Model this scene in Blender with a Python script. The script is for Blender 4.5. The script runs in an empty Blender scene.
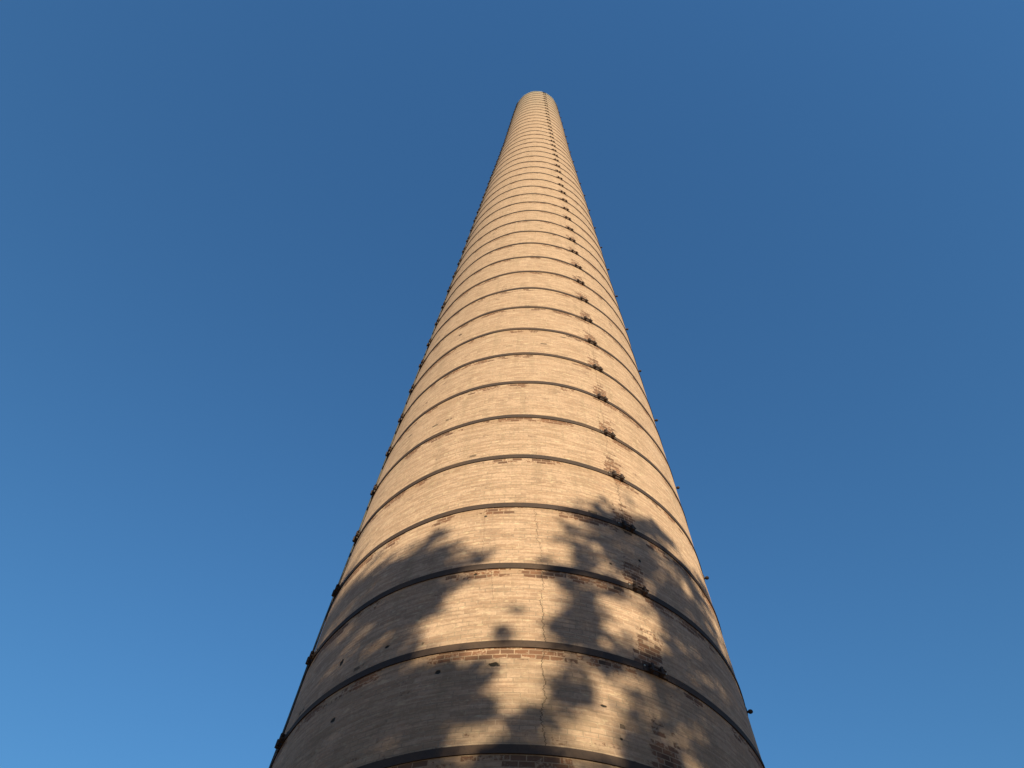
import bpy, bmesh, math, random
from mathutils import Vector, Matrix, noise as mnoise
random.seed(7)
PI = math.pi
sc = bpy.context.scene
col = sc.collection

# ------------------------------------------------------------------ scale and camera
D = 9.5                       # camera to chimney axis, metres
EYE = 1.6
R0, TAPER = 0.350787 * D, 0.0280119
Z0, STEP = EYE + 0.511907 * D, 0.137242 * D     # lowest band seen, band spacing
NB = 46
ZTOP = Z0 + 45.1 * STEP
F, PITCH, YAW, ROLL = 785.0, 1.09116724, -0.043314105, 0.061466635
AXIS = Vector((0, D, 0))
def clamp_az(z): return math.radians(27.4 - 9.5 * (max(0.0, z - 8) / 58) ** 1.5)
CLAMP_AZ = math.radians(27.6)

def wob(az, z):
    return 0.006 * math.sin(3 * az + z * 0.31) + 0.004 * math.sin(7 * az - z * 0.9) + 0.003 * math.sin(13 * az + 1.7 * z)
def rad(z, az=None):
    f = min(1.0, max(0.0, (z - 46) / 20)); f = f * f * (3 - 2 * f)
    r = R0 - TAPER * (z - EYE) + 0.13 * f - 0.022 * math.exp(-((z - 15) / 8) ** 2)          # the taper eases off under the mouth
    return r if az is None else r + wob(az, z)
def cyl(az, z, r):
    return Vector((AXIS.x + r * math.sin(az), AXIS.y - r * math.cos(az), z))

fw = Vector((math.sin(YAW) * math.cos(PITCH), math.cos(YAW) * math.cos(PITCH), math.sin(PITCH)))
rt = Vector((math.cos(YAW), -math.sin(YAW), 0)); up = rt.cross(fw)
cr = rt * math.cos(ROLL) + up * math.sin(ROLL); cu = up * math.cos(ROLL) - rt * math.sin(ROLL)
cam_d = bpy.data.cameras.new('camera'); cam = bpy.data.objects.new('camera', cam_d); col.objects.link(cam)
cam.matrix_world = Matrix(((cr.x, cu.x, -fw.x, 0), (cr.y, cu.y, -fw.y, 0), (cr.z, cu.z, -fw.z, EYE), (0, 0, 0, 1)))
cam_d.sensor_width = 36; cam_d.lens = F / 1024 * 36; cam_d.clip_start = 0.05; cam_d.clip_end = 6000
sc.camera = cam
def project(P):
    v = P - Vector((0, 0, EYE)); z = v.dot(fw)
    return 512 + F * v.dot(cr) / z, 384 - F * v.dot(cu) / z

# ------------------------------------------------------------------ light
SUN_AZ, SUN_EL = math.radians(14.5), math.radians(15)
S = Vector((math.sin(SUN_AZ) * math.cos(SUN_EL), -math.cos(SUN_AZ) * math.cos(SUN_EL), math.sin(SUN_EL)))
w = bpy.data.worlds.new('World'); sc.world = w; w.use_nodes = True
nt = w.node_tree; nt.nodes.clear()
o = nt.nodes.new('ShaderNodeOutputWorld'); b = nt.nodes.new('ShaderNodeBackground'); s = nt.nodes.new('ShaderNodeTexSky')
s.sky_type = 'NISHITA'; s.sun_disc = False; s.sun_elevation = SUN_EL; s.sun_rotation = PI - SUN_AZ
s.air_density = 2.1; s.dust_density = 0.0; s.ozone_density = 9.5; s.altitude = 100
b.inputs[1].default_value = 0.106
nt.links.new(s.outputs[0], b.inputs[0]); nt.links.new(b.outputs[0], o.inputs[0])
sd = bpy.data.lights.new('sun', 'SUN'); sd.energy = 5.0; sd.angle = math.radians(0.53); sd.color = (1.0, 0.90, 0.545)
so = bpy.data.objects.new('sun', sd); col.objects.link(so); so.location = S * 60
so.rotation_euler = (-S).to_track_quat('-Z', 'Y').to_euler()
sc.view_settings.view_transform = 'Standard'; sc.view_settings.look = 'None'
sc.view_settings.gamma = 1; sc.view_settings.use_curve_mapping = False
sc.view_settings.exposure = 0.84

# ------------------------------------------------------------------ tiny node algebra
class N:
    def __init__(s, t, sock): s.t, s.k = t, sock
    def _m(s, op, *a, clamp=False):
        n = s.t.nodes.new('ShaderNodeMath'); n.operation = op; n.use_clamp = clamp
        for i, v in enumerate((s,) + a):
            if isinstance(v, N): s.t.links.new(v.k, n.inputs[i])
            else: n.inputs[i].default_value = v
        return N(s.t, n.outputs[0])
    def __add__(s, o): return s._m('ADD', o)
    __radd__ = __add__
    def __sub__(s, o): return s._m('SUBTRACT', o)
    def __mul__(s, o): return s._m('MULTIPLY', o)
    __rmul__ = __mul__
    def __truediv__(s, o): return s._m('DIVIDE', o)
    def rsub(s, c): return (s * -1) + c
    def abs(s): return s._m('ABSOLUTE')
    def fract(s): return s._m('FRACT')
    def sat(s): return s._m('ADD', 0.0, clamp=True)
    def lt(s, o): return s._m('LESS_THAN', o)
    def gt(s, o): return s._m('GREATER_THAN', o)
    def maxi(s, o): return s._m('MAXIMUM', o)
    def exp(s): return s._m('EXPONENT')
    def step(s, a, b):            # smooth ramp a..b (a > b falls)
        n = s.t.nodes.new('ShaderNodeMapRange'); n.interpolation_type = 'SMOOTHSTEP'
        s.t.links.new(s.k, n.inputs[0])
        if a < b: v = (a, b, 0, 1)
        else: v = (b, a, 1, 0)
        for i in range(4): n.inputs[i + 1].default_value = v[i]
        return N(s.t, n.outputs[0])
def vec(t, x, y, z=0.0):
    n = t.nodes.new('ShaderNodeCombineXYZ')
    for i, v in enumerate((x, y, z)):
        if isinstance(v, N): t.links.new(v.k, n.inputs[i])
        else: n.inputs[i].default_value = v
    return n.outputs[0]
def noise(t, v, scale=1.0, detail=3.0, rough=0.55):
    n = t.nodes.new('ShaderNodeTexNoise'); n.inputs['Scale'].default_value = scale
    n.inputs['Detail'].default_value = detail; n.inputs['Roughness'].default_value = rough
    if v is not None: t.links.new(v, n.inputs['Vector'])
    return N(t, n.outputs[0])
def mix(t, f, a, b, mode='MIX'):
    n = t.nodes.new('ShaderNodeMix'); n.data_type = 'RGBA'; n.blend_type = mode
    if isinstance(f, N): t.links.new(f.k, n.inputs[0])
    else: n.inputs[0].default_value = f
    for i, v in ((6, a), (7, b)):
        if isinstance(v, tuple): n.inputs[i].default_value = v + (1,)
        else: t.links.new(v, n.inputs[i])
    return n.outputs[2]
def material(name):
    m = bpy.data.materials.new(name); m.use_nodes = True
    t = m.node_tree; p = t.nodes['Principled BSDF']; return m, t, p
def bump(t, p, h, strength, dist):
    n = t.nodes.new('ShaderNodeBump'); n.inputs['Strength'].default_value = strength; n.inputs['Distance'].default_value = dist
    t.links.new(h.k, n.inputs['Height']); t.links.new(n.outputs[0], p.inputs['Normal'])

# ------------------------------------------------------------------ brickwork
UW = 3.1
ROW = STEP / 20
def brickwork():
    m, t, p = material('cream_brick')
    uv = t.nodes.new('ShaderNodeUVMap'); uv.uv_map = 'UVMap'
    sp = t.nodes.new('ShaderNodeSeparateXYZ'); t.links.new(uv.outputs[0], sp.inputs[0])
    az = N(t, sp.outputs[0]); z = N(t, sp.outputs[1])
    U = az * UW; V = z + (-(Z0 % STEP) + STEP * 0)      # bands fall on multiples of STEP
    base = vec(t, U, V)
    jit = (noise(t, vec(t, U * 0.9, V * 2.0), 1.0, 2) + -0.5) * 0.018 + (noise(t, base, 22.0, 2) + -0.5) * 0.006
    bv = vec(t, U + (noise(t, base, 9.0, 1) + -0.5) * 0.012, V + jit)
    def bricks(c1, c2, mort, ms=0.0055, sm=0.35):
        n = t.nodes.new('ShaderNodeTexBrick'); n.offset = 0.5; n.squash = 1.0
        for k, v in (('Scale', 1.0), ('Mortar Size', ms), ('Mortar Smooth', sm), ('Bias', 0.0), ('Brick Width', 0.148), ('Row Height', ROW)):
            n.inputs[k].default_value = v
        n.inputs['Color1'].default_value = c1 + (1,); n.inputs['Color2'].default_value = c2 + (1,); n.inputs['Mortar'].default_value = mort + (1,)
        t.links.new(bv, n.inputs['Vector']); return n
    rb = bricks((0, 0, 0), (1, 1, 1), (0.5, 0.5, 0.5))
    r = N(t, rb.outputs['Color']); mortar = N(t, rb.outputs['Fac'])
    brick = mortar.rsub(1.0)
    # distances to the band above and below
    k = (V / STEP + 0.5 * 0).fract()
    below = k.rsub(1.0) * STEP          # metres under the next band
    above = k * STEP                    # metres over the last band
    big = noise(t, vec(t, U * 0.8, V * 0.8), 1.0, 3)
    mid = noise(t, vec(t, U * 3.0, V * 2.2), 1.0, 4, 0.6)
    streak = noise(t, vec(t, U * 1.6, V * 21.0), 1.0, 3)
    fine = noise(t, base, 60.0, 4, 0.65)
    # -- body colour
    c = mix(t, r, (0.466, 0.309, 0.244), (0.408, 0.267, 0.211))
    c = mix(t, streak.step(0.45, 0.58), c, (0.338, 0.209, 0.156))
    c = mix(t, r.step(0.62, 0.95) * mid.step(0.40, 0.60) * brick * 0.65, c, (0.257, 0.156, 0.117))
    c = mix(t, mortar * (noise(t, vec(t, U * 2.0, V * 6.0), 1.0, 3).step(0.38, 0.66)) * 0.75, c, (0.560, 0.398, 0.323))
    c = mix(t, mortar * (noise(t, vec(t, U * 2.3 + 40, V * 8.0), 1.0, 3).step(0.42, 0.58)) * 0.85, c, (0.233, 0.174, 0.139))
    c = mix(t, mid.step(0.50, 0.78) * 0.30, c, (0.315, 0.207, 0.169))
    grit = noise(t, base, 28.0, 3, 0.6)
    c = mix(t, grit.step(0.48, 0.70) * 0.55, c, (0.263, 0.174, 0.139))
    c = mix(t, grit.step(0.46, 0.28) * 0.40, c, (0.583, 0.404, 0.323))
    c = mix(t, (fine + -0.5).abs() * 1.2, c, (0.245, 0.162, 0.132))
    # soot towards the mouth
    c = mix(t, z.step(ZTOP - 16, ZTOP - 1) * (noise(t, vec(t, U * 2, V * .5), 1.0, 3).step(0.2, 0.7) * 0.5 + 0.3), c, (0.251, 0.195, 0.165))
    c = mix(t, z.step(ZTOP - 0.5, ZTOP - 0.35), c, (0.466, 0.416, 0.370))
    # dirt runs and blotches
    run = noise(t, vec(t, U * 5.5, V * 0.55), 1.0, 4, 0.6)
    c = mix(t, run.step(0.50, 0.72) * 0.38, c, (0.240, 0.165, 0.121))
    c = mix(t, noise(t, vec(t, U * 11.0, V * 7.0), 1.0, 3, 0.6).step(0.54, 0.70) * 0.45, c, (0.275, 0.189, 0.139))
    c = mix(t, noise(t, vec(t, U * 7.0 + 50, V * 16.0), 1.0, 3, 0.6).step(0.56, 0.72) * 0.55, c, (0.583, 0.439, 0.330))
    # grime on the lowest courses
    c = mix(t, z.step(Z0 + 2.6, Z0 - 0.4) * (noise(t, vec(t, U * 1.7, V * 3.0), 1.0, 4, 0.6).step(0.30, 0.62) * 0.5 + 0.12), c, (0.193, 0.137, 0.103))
    # faint rusty wash under every band
    wash = below.step(0.42, 0.06) * big.step(0.35, 0.65)
    c = mix(t, wash * 0.45, c, (0.268, 0.153, 0.099))
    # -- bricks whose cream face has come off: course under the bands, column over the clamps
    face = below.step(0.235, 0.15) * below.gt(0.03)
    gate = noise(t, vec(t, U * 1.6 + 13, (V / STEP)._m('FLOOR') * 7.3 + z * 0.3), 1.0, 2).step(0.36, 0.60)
    # columns of missing faces over the clamps
    def over(a, width, run, wt):
        line = (z + -8.0).maxi(0.0)._m('DIVIDE', 58.0)._m('POWER', 1.5) * math.radians(-9.5)
        du = ((az + -a + line * -1) * UW + (noise(t, vec(t, V * 3.0, U * 0.2 + a * 9), 1.0, 2) + -0.5) * 0.18).abs()
        return du.step(width, width * 0.35) * (above.step(run, 0.05)) * wt
    colm = over(CLAMP_AZ - 0.012, 0.24, 0.90, 1.10)
    lowfade = z.step(34, 9) * 0.9 + 0.1
    m1 = face * gate * 0.95 * (lowfade * 0.3 + 0.7) + colm * (z.step(60, 20) * 0.5 + 0.5)
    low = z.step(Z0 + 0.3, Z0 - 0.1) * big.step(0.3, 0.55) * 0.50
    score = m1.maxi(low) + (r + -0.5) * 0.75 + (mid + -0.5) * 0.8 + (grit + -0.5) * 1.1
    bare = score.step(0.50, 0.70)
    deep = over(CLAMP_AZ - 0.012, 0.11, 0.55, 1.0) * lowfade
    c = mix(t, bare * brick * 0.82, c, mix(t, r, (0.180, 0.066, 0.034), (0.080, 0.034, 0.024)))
    c = mix(t, deep.step(0.35, 0.8) * r.gt(0.25) * brick * 0.8, c, (0.055, 0.028, 0.022))
    # -- hairline cracks (side joints that have opened)
    pitf = None
    def crack(a0, a1, z0, z1, amp, wid, seed):
        lin = (z + -z0) * ((a1 - a0) / (z1 - z0)) + a0
        wig = (noise(t, vec(t, z * 3.0 + seed, seed), 1.0, 6, 0.8) + -0.5) * amp
        d = ((az + (lin * -1)) * UW + wig).abs()
        return d.step(wid, wid * 0.3) * z.gt(z0) * z.lt(z1) * noise(t, vec(t, z * 5.0 + seed, seed), 1.0, 2).step(0.15, 0.45)
    CR = CRACKS
    ck = None
    for q in CR:
        e = crack(*q[:-1]) * q[-1]
        ck = e if ck is None else ck.maxi(e)
    c = mix(t, ck, c, (0.035, 0.022, 0.016))
    # -- broken corners and putlog holes
    h = None
    for (a, zz, rx, rz) in PITS:
        du = ((az + -a) * UW) / rx; dv = (z + -zz) / rz
        e = ((du * du + dv * dv)._m('SQRT') + (noise(t, base, 30.0, 2) + -0.5) * 1.3).step(1.15, 0.75)
        h = e if h is None else h.maxi(e)
    rare = r.gt(0.993) * mid.gt(0.55) * brick
    c = mix(t, h.maxi(rare * 0.6), c, (0.030, 0.022, 0.018))
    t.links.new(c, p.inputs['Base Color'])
    p.inputs['Roughness'].default_value = 0.9
    p.inputs['Diffuse Roughness'].default_value = 0.5      # chalky brick face
    p.inputs['Specular IOR Level'].default_value = 0.25
    height = brick * 0.55 + r * 0.30 + fine * 0.35 + mid * 0.25 + bare * brick * -0.8 + ck * -1.0 + h * -3.0
    bump(t, p, height, 0.75, 0.008)
    return m

def steel():
    m, t, p = material('weathered_steel')
    g = t.nodes.new('ShaderNodeTexCoord')
    n1 = noise(t, g.outputs['Object'], 1.5, 5, 0.65); n2 = noise(t, g.outputs['Object'], 40, 3)
    c = mix(t, n1.step(0.38, 0.66), (0.044, 0.030, 0.030), (0.064, 0.039, 0.032))
    c = mix(t, n2.step(0.5, 0.75) * 0.5, c, (0.024, 0.018, 0.017))
    t.links.new(c, p.inputs['Base Color']); p.inputs['Roughness'].default_value = 0.8; p.inputs['Specular IOR Level'].default_value = 0.15
    bump(t, p, n2, 0.3, 0.002); return m
def plain(name, c1, c2, sc_, rough=0.85):
    m, t, p = material(name)
    g = t.nodes.new('ShaderNodeTexCoord'); n = noise(t, g.outputs['Object'], sc_, 5, 0.6)
    t.links.new(mix(t, n.step(0.35, 0.65), c1, c2), p.inputs['Base Color']); p.inputs['Roughness'].default_value = rough
    return m

# ------------------------------------------------------------------ picture -> wall helper (used to survey wall marks from the photograph)
def survey(x, y):
    best = None
    d = (fw * F + cr * (x - 512) - cu * (y - 384)).normalized()
    # cone intersection
    o_ = Vector((0, 0, EYE)); ox, oy = o_.x - AXIS.x, o_.y - AXIS.y
    A = d.x**2 + d.y**2 - (TAPER * d.z)**2
    B = 2 * (ox * d.x + oy * d.y + TAPER * d.z * R0)
    C = ox * ox + oy * oy - R0 * R0
    q = B * B - 4 * A * C
    if q < 0: return None
    tt = (-B - math.sqrt(q)) / (2 * A); P = o_ + d * tt
    return math.atan2(P.x - AXIS.x, -(P.y - AXIS.y)), P.z
def crk(x0, y0, x1, y1, amp, wid, seed, k):
    a0, z0 = survey(x0, y0); a1, z1 = survey(x1, y1)
    return (a0, a1, z0, z1, amp, wid, seed, k)
CRACKS = [crk(545, 750, 543, 648, .26, .0052, 3.1, .95), crk(543, 643, 541, 570, .24, .005, 9.7, .9), crk(541, 562, 534, 508, .34, .0055, 22.4, .6),
          crk(493, 600, 491, 570, .1, .005, 31.0, .35), crk(611, 470, 585, 310, .30, .007, 44.0, .4), crk(624, 520, 617, 482, .4, .009, 51.0, .6),
          crk(482, 560, 484, 508, .15, .005, 63.0, .35)]
PITS = []
for (x, y, a, b_) in ((494, 664, .060, .030), (438, 672, .030, .028), (387, 647, .030, .024), (341, 662, .030, .050), (344, 549, .022, .022), (485, 516, .022, .018),
                      (333, 720, .034, .03), (604, 706, .035, .016), (622, 739, .016, .014), (611, 563, .02, .016), (475, 574, .02, .02), (458, 334, .05, .035),
                      (460, 366, .03, .02), (509, 642, .018, .012), (640, 560, .02, .03)):
    q = survey(x, y)
    if q is None: continue
    PITS.append((q[0], q[1], a, b_))
M_BRICK = brickwork(); M_STEEL = steel()
M_CABLE = plain('dark_cable', (0.03, 0.028, 0.027), (0.06, 0.05, 0.045), 6, 0.6)
M_MORTAR = plain('pale_coping', (0.42, 0.38, 0.31), (0.30, 0.27, 0.22), 3)
M_ZINC = plain('dull_zinc', (0.30, 0.29, 0.27), (0.20, 0.18, 0.16), 30, 0.5)

# ------------------------------------------------------------------ object helpers
def link(name, me, mats, parent=None):
    o = bpy.data.objects.new(name, me); col.objects.link(o)
    for m in mats: me.materials.append(m)
    o.parent = parent; return o
def from_bm(name, bm, mats, parent=None, smooth=False):
    me = bpy.data.meshes.new(name); bm.to_mesh(me); bm.free()
    if smooth:
        for f in me.polygons: f.use_smooth = True
    return link(name, me, mats, parent)

stack = bpy.data.objects.new('smokestack', None); col.objects.link(stack); stack.location = AXIS
stack['label'] = 'tall tapering cream brick factory chimney ringed with dark steel bands'
stack['category'] = 'chimney'
def loc(az, z, r): return Vector((r * math.sin(az) + 0.0036 * (z - 8), -r * math.cos(az), z))       # relative to the chimney axis

# shaft: outer skin, rim and flue as one continuous wall
NA = 512
def shaft():
    verts, faces, uvs = [], [], []
    zs = [0.0]
    while zs[-1] < ZTOP - 0.6: zs.append(zs[-1] + (0.33 if zs[-1] < 22 else 0.9))
    zs[-1] = ZTOP - 0.25; zs.append(ZTOP)
    prof = [(z, None, z) for z in zs] + [(ZTOP, 0.28, ZTOP), (ZTOP - 6, 0.32, ZTOP - 6)]
    for z, ins, _ in prof:
        for i in range(NA + 1):
            a = -PI + 2 * PI * i / NA
            r = rad(z, a) - (ins or 0)
            verts.append(loc(a, z, r)); uvs.append((a, z))
    for j in range(len(prof) - 1):
        for i in range(NA):
            q = j * (NA + 1) + i; faces.append((q, q + 1, q + NA + 2, q + NA + 1))
    me = bpy.data.meshes.new('shaft'); me.from_pydata(verts, [], faces)
    ul = me.uv_layers.new(name='UVMap')
    for l in me.loops: ul.data[l.index].uv = uvs[l.vertex_index]
    for f in me.polygons: f.use_smooth = True
    me.update(); return link('shaft', me, [M_BRICK], stack)
shaft()
def ring_mesh(z_lo, z_hi, r_in, r_out, tilt=0.0, ph=0.0, n=384, gaps=()):
    bm = bmesh.new(); rows = []
    for i in range(n):
        a = 2 * PI * i / n
        dz = tilt * math.sin(a + ph)
        zl, zh = z_lo + dz, z_hi + dz
        rows.append([bm.verts.new(loc(a, z, rad(z, a) + r)) for z, r in ((zl, r_in), (zl, r_out), (zh, r_out), (zh, r_in))])
    for i in range(n):
        A_, B_ = rows[i], rows[(i + 1) % n]
        for k in range(4): bm.faces.new((A_[k], B_[k], B_[(k + 1) % 4], A_[(k + 1) % 4]))
    bmesh.ops.recalc_face_normals(bm, faces=bm.faces); return bm
from_bm('coping', ring_mesh(ZTOP - 0.16, ZTOP + 0.02, -0.04, 0.03), [M_MORTAR], stack)

def box(bm, c, sx, sy, sz, mi=0, rx=0.0):
    mtx = Matrix.Translation(c) @ Matrix.Rotation(rx, 4, 'X') @ Matrix.Diagonal((sx, sy, sz, 1))
    r = bmesh.ops.create_cube(bm, size=1, matrix=mtx)
    fs = {f for v in r['verts'] for f in v.link_faces}
    for f in fs: f.material_index = mi
def rod(bm, p, q, r, seg=8, mi=0):
    d = (q - p); L = d.length; m = d.normalized().to_track_quat('Z', 'Y').to_matrix().to_4x4()
    res = bmesh.ops.create_cone(bm, cap_ends=True, segments=seg, radius1=r, radius2=r, depth=L, matrix=Matrix.Translation((p + q) / 2) @ m)
    for f in {f for v in res['verts'] for f in v.link_faces}: f.material_index = mi
# band joint: local x = along the band, y = outward, z = up
def clamp_mesh():
    bm = bmesh.new()
    for sgn in (-1, 1):
        box(bm, Vector((sgn * 0.110, 0.010, 0)), 0.090, 0.014, 0.094)         # doubled strap end
        box(bm, Vector((sgn * 0.062, 0.036, 0.0)), 0.030, 0.066, 0.104)       # upstand lug
        for hz in (-0.026, 0.026):
            rod(bm, Vector((sgn * 0.076, 0.046, hz)), Vector((sgn * 0.096, 0.046, hz)), 0.018, 6)   # nut
        rod(bm, Vector((sgn * 0.138, 0.014, 0.02)), Vector((sgn * 0.138, 0.024, 0.02)), 0.010, 8, 1)   # rivet
    for hz, e in ((-0.026, 0.100), (0.026, 0.125)):
        rod(bm, Vector((-e, 0.046, hz)), Vector((0.104, 0.046, hz)), 0.010, 8)
    bmesh.ops.bevel(bm, geom=[e for e in bm.edges if e.calc_length() > 0.08], offset=0.003, segments=1, affect='EDGES')
    me = bpy.data.meshes.new('clamp'); bm.to_mesh(me); bm.free()
    me.materials.append(M_STEEL); me.materials.append(M_ZINC); return me
CL = clamp_mesh()
AZ_LEFT, AZ_RIGHT = CLAMP_AZ - PI / 2, math.radians(76.5)
bands = []
for i in range(-1, NB):
    z = Z0 + i * STEP + random.uniform(-.012, .012)
    if i == NB - 1: z = ZTOP - 0.30
    tilt, ph = random.uniform(0, .012), random.uniform(0, 6.28)
    hw = 0.0480
    bnd = from_bm('steel_band', ring_mesh(z - hw, z + hw, -0.004, 0.013, tilt, ph, 512 if i < 10 else 256), [M_STEEL], stack)
    spots = [clamp_az(z) + random.uniform(-.006, .006), AZ_LEFT + random.uniform(-.006, .006)]
    if i < 0: spots = spots[:1]
    for a in spots:
        c = bpy.data.objects.new('clamp', CL); col.objects.link(c); c.parent = bnd
        c.location = loc(a, z + tilt * math.sin(a + ph), rad(z, a) + 0.002)
        c.rotation_euler = (-math.atan(TAPER), 0, a + PI)
        c.rotation_euler = (Matrix.Rotation(a + PI, 4, 'Z') @ Matrix.Rotation(math.atan(TAPER) * 1.0, 4, 'X') @ Matrix.Rotation(random.uniform(-.05, .05), 4, 'Y')).to_euler()

def stub_mesh():           # plain eye bolt: shank and rounded head
    bm = bmesh.new()
    rod(bm, Vector((0, -0.01, 0)), Vector((0, 0.040, 0)), 0.016, 10)
    bmesh.ops.create_uvsphere(bm, u_segments=12, v_segments=8, radius=0.031, matrix=Matrix.Translation((0, 0.056, 0)) @ Matrix.Diagonal((1, 1.15, 0.95, 1)))
    box(bm, Vector((0, 0.008, 0)), 0.08, 0.012, 0.08)
    me = bpy.data.meshes.new('anchor_bolt'); bm.to_mesh(me); bm.free(); me.materials.append(M_STEEL); return me
ST = stub_mesh()
for i in range(0, NB - 1, 2):
    z = Z0 + i * STEP
    a = AZ_RIGHT + random.uniform(-.012, .012)
    c = bpy.data.objects.new('anchor_bolt', ST); col.objects.link(c); c.parent = stack
    c.location = loc(a, z, rad(z, a) + 0.012)
    c.rotation_euler = (0, 0, a + PI)

# lightning conductor down the left side
def conductor():
    bm = bmesh.new(); az = math.radians(-69.3); pts = []
    z = 0.0
    while z < ZTOP + 0.9:
        a = az + 0.004 * math.sin(z * 1.3) ; off = 0.016 + 0.002 * math.sin(z * 2.1)
        pts.append(loc(a, z, rad(min(z, ZTOP), a) + off)); z += 0.35
    prev = None
    for p_ in pts:
        n = p_.copy(); n.z = 0; n.normalize(); tn = Vector((-n.y, n.x, 0))
        cur = [bm.verts.new(p_ + (n * math.cos(q) + tn * math.sin(q)) * 0.0155) for q in [k * PI / 3 for k in range(6)]]
        if prev:
            for k in range(6): bm.faces.new((prev[k], prev[(k + 1) % 6], cur[(k + 1) % 6], cur[k]))
        prev = cur
    bmesh.ops.recalc_face_normals(bm, faces=bm.faces)
    return from_bm('lightning_conductor', bm, [M_CABLE], stack, True)
conductor()

# ------------------------------------------------------------------ ground
def ground():
    m, t, p = material('dry_grass')
    g = t.nodes.new('ShaderNodeTexCoord')
    n1 = noise(t, g.outputs['Object'], 0.15, 6, 0.6); n2 = noise(t, g.outputs['Object'], 9, 5, 0.7)
    c = mix(t, n1.step(0.4, 0.62), (0.120, 0.078, 0.045), (0.180, 0.122, 0.080))
    c = mix(t, n2.step(0.45, 0.7) * 0.6, c, (0.070, 0.052, 0.030))
    t.links.new(c, p.inputs['Base Color']); p.inputs['Roughness'].default_value = 1.0
    bump(t, p, n2, 0.6, 0.03)
    bm = bmesh.new(); c0 = bm.verts.new((0, 0, 0)); prev = None; first = None
    rings = []
    for R_ in (8, 20, 60, 200, 800, 3000):
        rings.append([bm.verts.new((R_ * math.cos(2 * PI * k / 64), R_ * math.sin(2 * PI * k / 64), 0)) for k in range(64)])
    for k in range(64): bm.faces.new((c0, rings[0][k], rings[0][(k + 1) % 64]))
    for A_, B_ in zip(rings, rings[1:]):
        for k in range(64): bm.faces.new((A_[k], B_[k], B_[(k + 1) % 64], A_[(k + 1) % 64]))
    o = from_bm('ground', bm, [m]); o['kind'] = 'structure'
ground()

# ------------------------------------------------------------------ trees behind the photographer: their shade falls on the foot of the chimney
SHADE = [  # how closely the crowns' foliage stands, read from the shade on the wall (rows 16 px, columns 20 px from 270,478)
"0000000000000000000000000",
"0000000000000004740000000",
"0000000000000003674000000",
"0000000130000037678200000",
"0000001643300025478810000",
"0000058875200054389860000",
"0003899982000017668683000",
"0008999841001018624683000",
"0089757551003056713485000",
"0887557500012078723389300",
"0886567410000045733299500",
"9976786364320003457768620",
"9978999988700033303493750",
"9989999998200054302588688",
"9988999998774471004787899",
"9875889971378750004556899",
"9778458884237210005366899",
"9888888885445554345557899",
]
def density(x, y):
    if y < 478: return 0.0
    u, v = (x - 280) / 20, (y - 486) / 16
    u = min(max(u, 0), 23.999); v = min(max(v, 0), 16.999)
    i, j = int(u), int(v); fu, fv = u - i, v - j
    g = lambda r_, c_: int(SHADE[r_][c_]) / 9
    d = (g(j, i) * (1 - fu) + g(j, i + 1) * fu) * (1 - fv) + (g(j + 1, i) * (1 - fu) + g(j + 1, i + 1) * fu) * fv
    d = d + 0.10 * (d > 0.5)
    if y > 768: d = max(d, min(1, 0.75 + (y - 768) / 400))
    return d
def grain(P):      # crowns are bunched: long drooping sprays with gaps between
    s_, t_ = P.dot(SH), P.dot(SV)
    a, b_ = s_ * 0.8 + t_ * 0.6, -s_ * 0.6 + t_ * 0.8
    return mnoise.noise(Vector((a * 1.6, b_ * 4.6, 3.3))) + 0.6 * mnoise.noise(Vector((a * 3.4, b_ * 8.5, 9.1)))
def hit(P):      # where this point's shadow meets the chimney
    d = -S; ox, oy, oz = P.x - AXIS.x, P.y - AXIS.y, P.z - EYE
    r_ = R0 - TAPER * oz
    A = d.x**2 + d.y**2 - (TAPER * d.z)**2
    B = 2 * (ox * d.x + oy * d.y + TAPER * d.z * r_)
    C = ox * ox + oy * oy - r_ * r_
    q = B * B - 4 * A * C
    if q < 0: return None
    tt = (-B - math.sqrt(q)) / (2 * A)
    return P + d * tt if tt > 0 else None
SH = Vector((math.cos(SUN_AZ), math.sin(SUN_AZ), 0))      # sideways, seen from the sun
SV = SH.cross(-S).normalized()
if SV.z < 0: SV = -SV
FOOT = Vector((AXIS.x, AXIS.y, 0))
def mat_leaf(name, c1, c2):
    m, t, p = material(name)
    g = t.nodes.new('ShaderNodeTexCoord'); n = noise(t, g.outputs['Object'], 1.2, 3)
    t.links.new(mix(t, n.step(0.35, 0.65), c1, c2), p.inputs['Base Color']); p.inputs['Roughness'].default_value = 0.6
    return m
M_LEAF = [mat_leaf('leaf_green', (0.045, 0.085, 0.022), (0.085, 0.115, 0.035)), mat_leaf('leaf_olive', (0.06, 0.08, 0.025), (0.10, 0.11, 0.04))]
M_BARK = plain('bark', (0.10, 0.075, 0.055), (0.19, 0.15, 0.12), 5)
def limb(bm, p, q, r1, r2, sag=0.0):
    prev = None; n = 6; side = Vector((random.uniform(-1, 1), random.uniform(-1, 1), random.uniform(-.3, .3))) * (q - p).length * 0.07
    for k in range(n + 1):
        f = k / n; c = p.lerp(q, f) + side * math.sin(f * PI) + Vector((0, 0, sag * math.sin(f * PI))); r = r1 + (r2 - r1) * f
        d = (q - p).normalized(); a = d.orthogonal().normalized(); b_ = d.cross(a)
        cur = [bm.verts.new(c + (a * math.cos(w_) + b_ * math.sin(w_)) * r) for w_ in [m_ * PI / 4 for m_ in range(8)]]
        if prev:
            for m_ in range(8): bm.faces.new((prev[m_], prev[(m_ + 1) % 8], cur[(m_ + 1) % 8], cur[m_]))
        prev = cur
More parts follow.
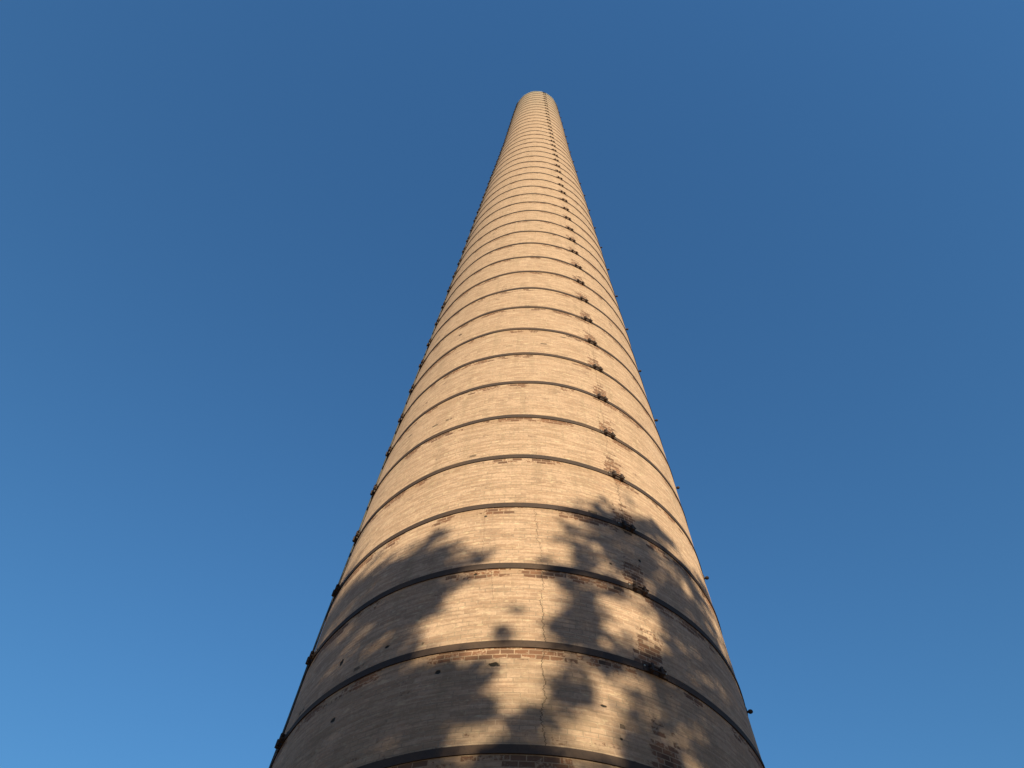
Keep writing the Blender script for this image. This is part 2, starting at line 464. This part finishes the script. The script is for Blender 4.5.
def tree(name, sx, dist, half, depth, zmin, zmax, nclump, mi, label):
    """sx = sideways offset of the trunk from the sun line, dist = metres from the chimney axis"""
    hd = Vector((math.sin(SUN_AZ), -math.cos(SUN_AZ), 0))
    base = FOOT + hd * dist + SH * sx
    root = bpy.data.objects.new(name, None); col.objects.link(root); root.location = base
    root['label'] = label; root['category'] = 'tree'; root['group'] = 'trees casting shade on the chimney foot'
    cz = (zmin + zmax) / 2; hz = (zmax - zmin) / 2
    verts, faces, centres = [], [], []
    tries = 0
    while len(centres) < nclump and tries < nclump * 60:
        tries += 1
        u, v, w_ = random.uniform(-1, 1), random.uniform(-1, 1), random.uniform(-1, 1)
        e = u * u + v * v * (0.8 if v > 0 else 1.0) + w_ * w_
        if e > 1: continue
        P = base + SH * (u * half) + hd * (w_ * depth) + Vector((0, 0, cz + v * hz))
        H = hit(P)
        if H is None: tau = 0.55 * (1.15 - e)
        else:
            x, y = project(H)
            d = density(x, y)
            d = min(0.945, max(0.0, d * 1.02 + 0.66 * grain(P) * (1 if 0.08 < d else 0)))
            ga, gb = P.dot(SH) * 0.8 + P.dot(SV) * 0.6, -P.dot(SH) * 0.6 + P.dot(SV) * 0.8
            gap = mnoise.noise(Vector((ga * 1.9, gb * 4.4, 47.3))) + 0.55 * mnoise.noise(Vector((ga * 4, gb * 8, 2.7)))
            if gap > 0.16: d *= max(0.45, 1 - (gap - 0.16) * 2.6)
            tau = -math.log(max(1e-4, 1 - d)) / 3.3
            if d < 0.10: tau = 0
        if random.random() > tau: continue
        centres.append(P)
    for P in centres:
        sg = random.uniform(0.05, 0.11)
        H = hit(P); x, y = project(H) if H else (0, 999)
        for _ in range(random.randint(9, 15)):
            Q = P + Vector((random.gauss(0, sg), random.gauss(0, sg), random.gauss(0, sg * 0.8)))
            if (Q - P).length > 0.36: continue
            nrm = Vector((random.uniform(-1, 1), random.uniform(-1, 1), random.uniform(-0.4, 1))).normalized()
            a = nrm.orthogonal().normalized(); a = Matrix.Rotation(random.uniform(0, 6.28), 3, nrm) @ a; b_ = nrm.cross(a)
            L = random.uniform(0.055, 0.085); W = L * 0.55; k0 = len(verts)
            for p_ in (-a * L, b_ * W, a * L, -b_ * W): verts.append(Q + p_ - base)
            faces.append((k0, k0 + 1, k0 + 2, k0 + 3))
    me = bpy.data.meshes.new('crown'); me.from_pydata(verts, [], faces); link('crown', me, [M_LEAF[mi]], root)
    bm = bmesh.new(); fork = Vector((random.uniform(-.3, .3), random.uniform(-.3, .3), zmin + 0.5))
    limb(bm, Vector((0, 0, -0.1)), fork, 0.36, 0.24)
    top = Vector((0.2, 0, cz - hz * 0.1)); limb(bm, fork, top, 0.22, 0.10)
    pick = sorted(random.sample(centres, 34), key=lambda c: c.z)
    for n_, P in enumerate(pick):
        st = fork.lerp(top, min(1, max(0, (P.z - zmin) / (hz * 1.7)))); q = P - base
        limb(bm, st, q, 0.07 if n_ % 3 else 0.10, 0.012, -0.2)
    bmesh.ops.recalc_face_normals(bm, faces=bm.faces)
    from_bm('trunk', bm, [M_BARK], root, True)
    return len(faces)
n1 = tree('broadleaf_tree', -3.2, 20.5, 3.9, 2.4, 4.4, 17.4, 7300, 0, 'leafy tree shading the left side of the chimney foot')
n2 = tree('broadleaf_tree', 3.0, 22, 3.6, 2.4, 4.8, 19.2, 7000, 1, 'leafy tree shading the right side of the chimney foot')
print('leaves', n1, n2)
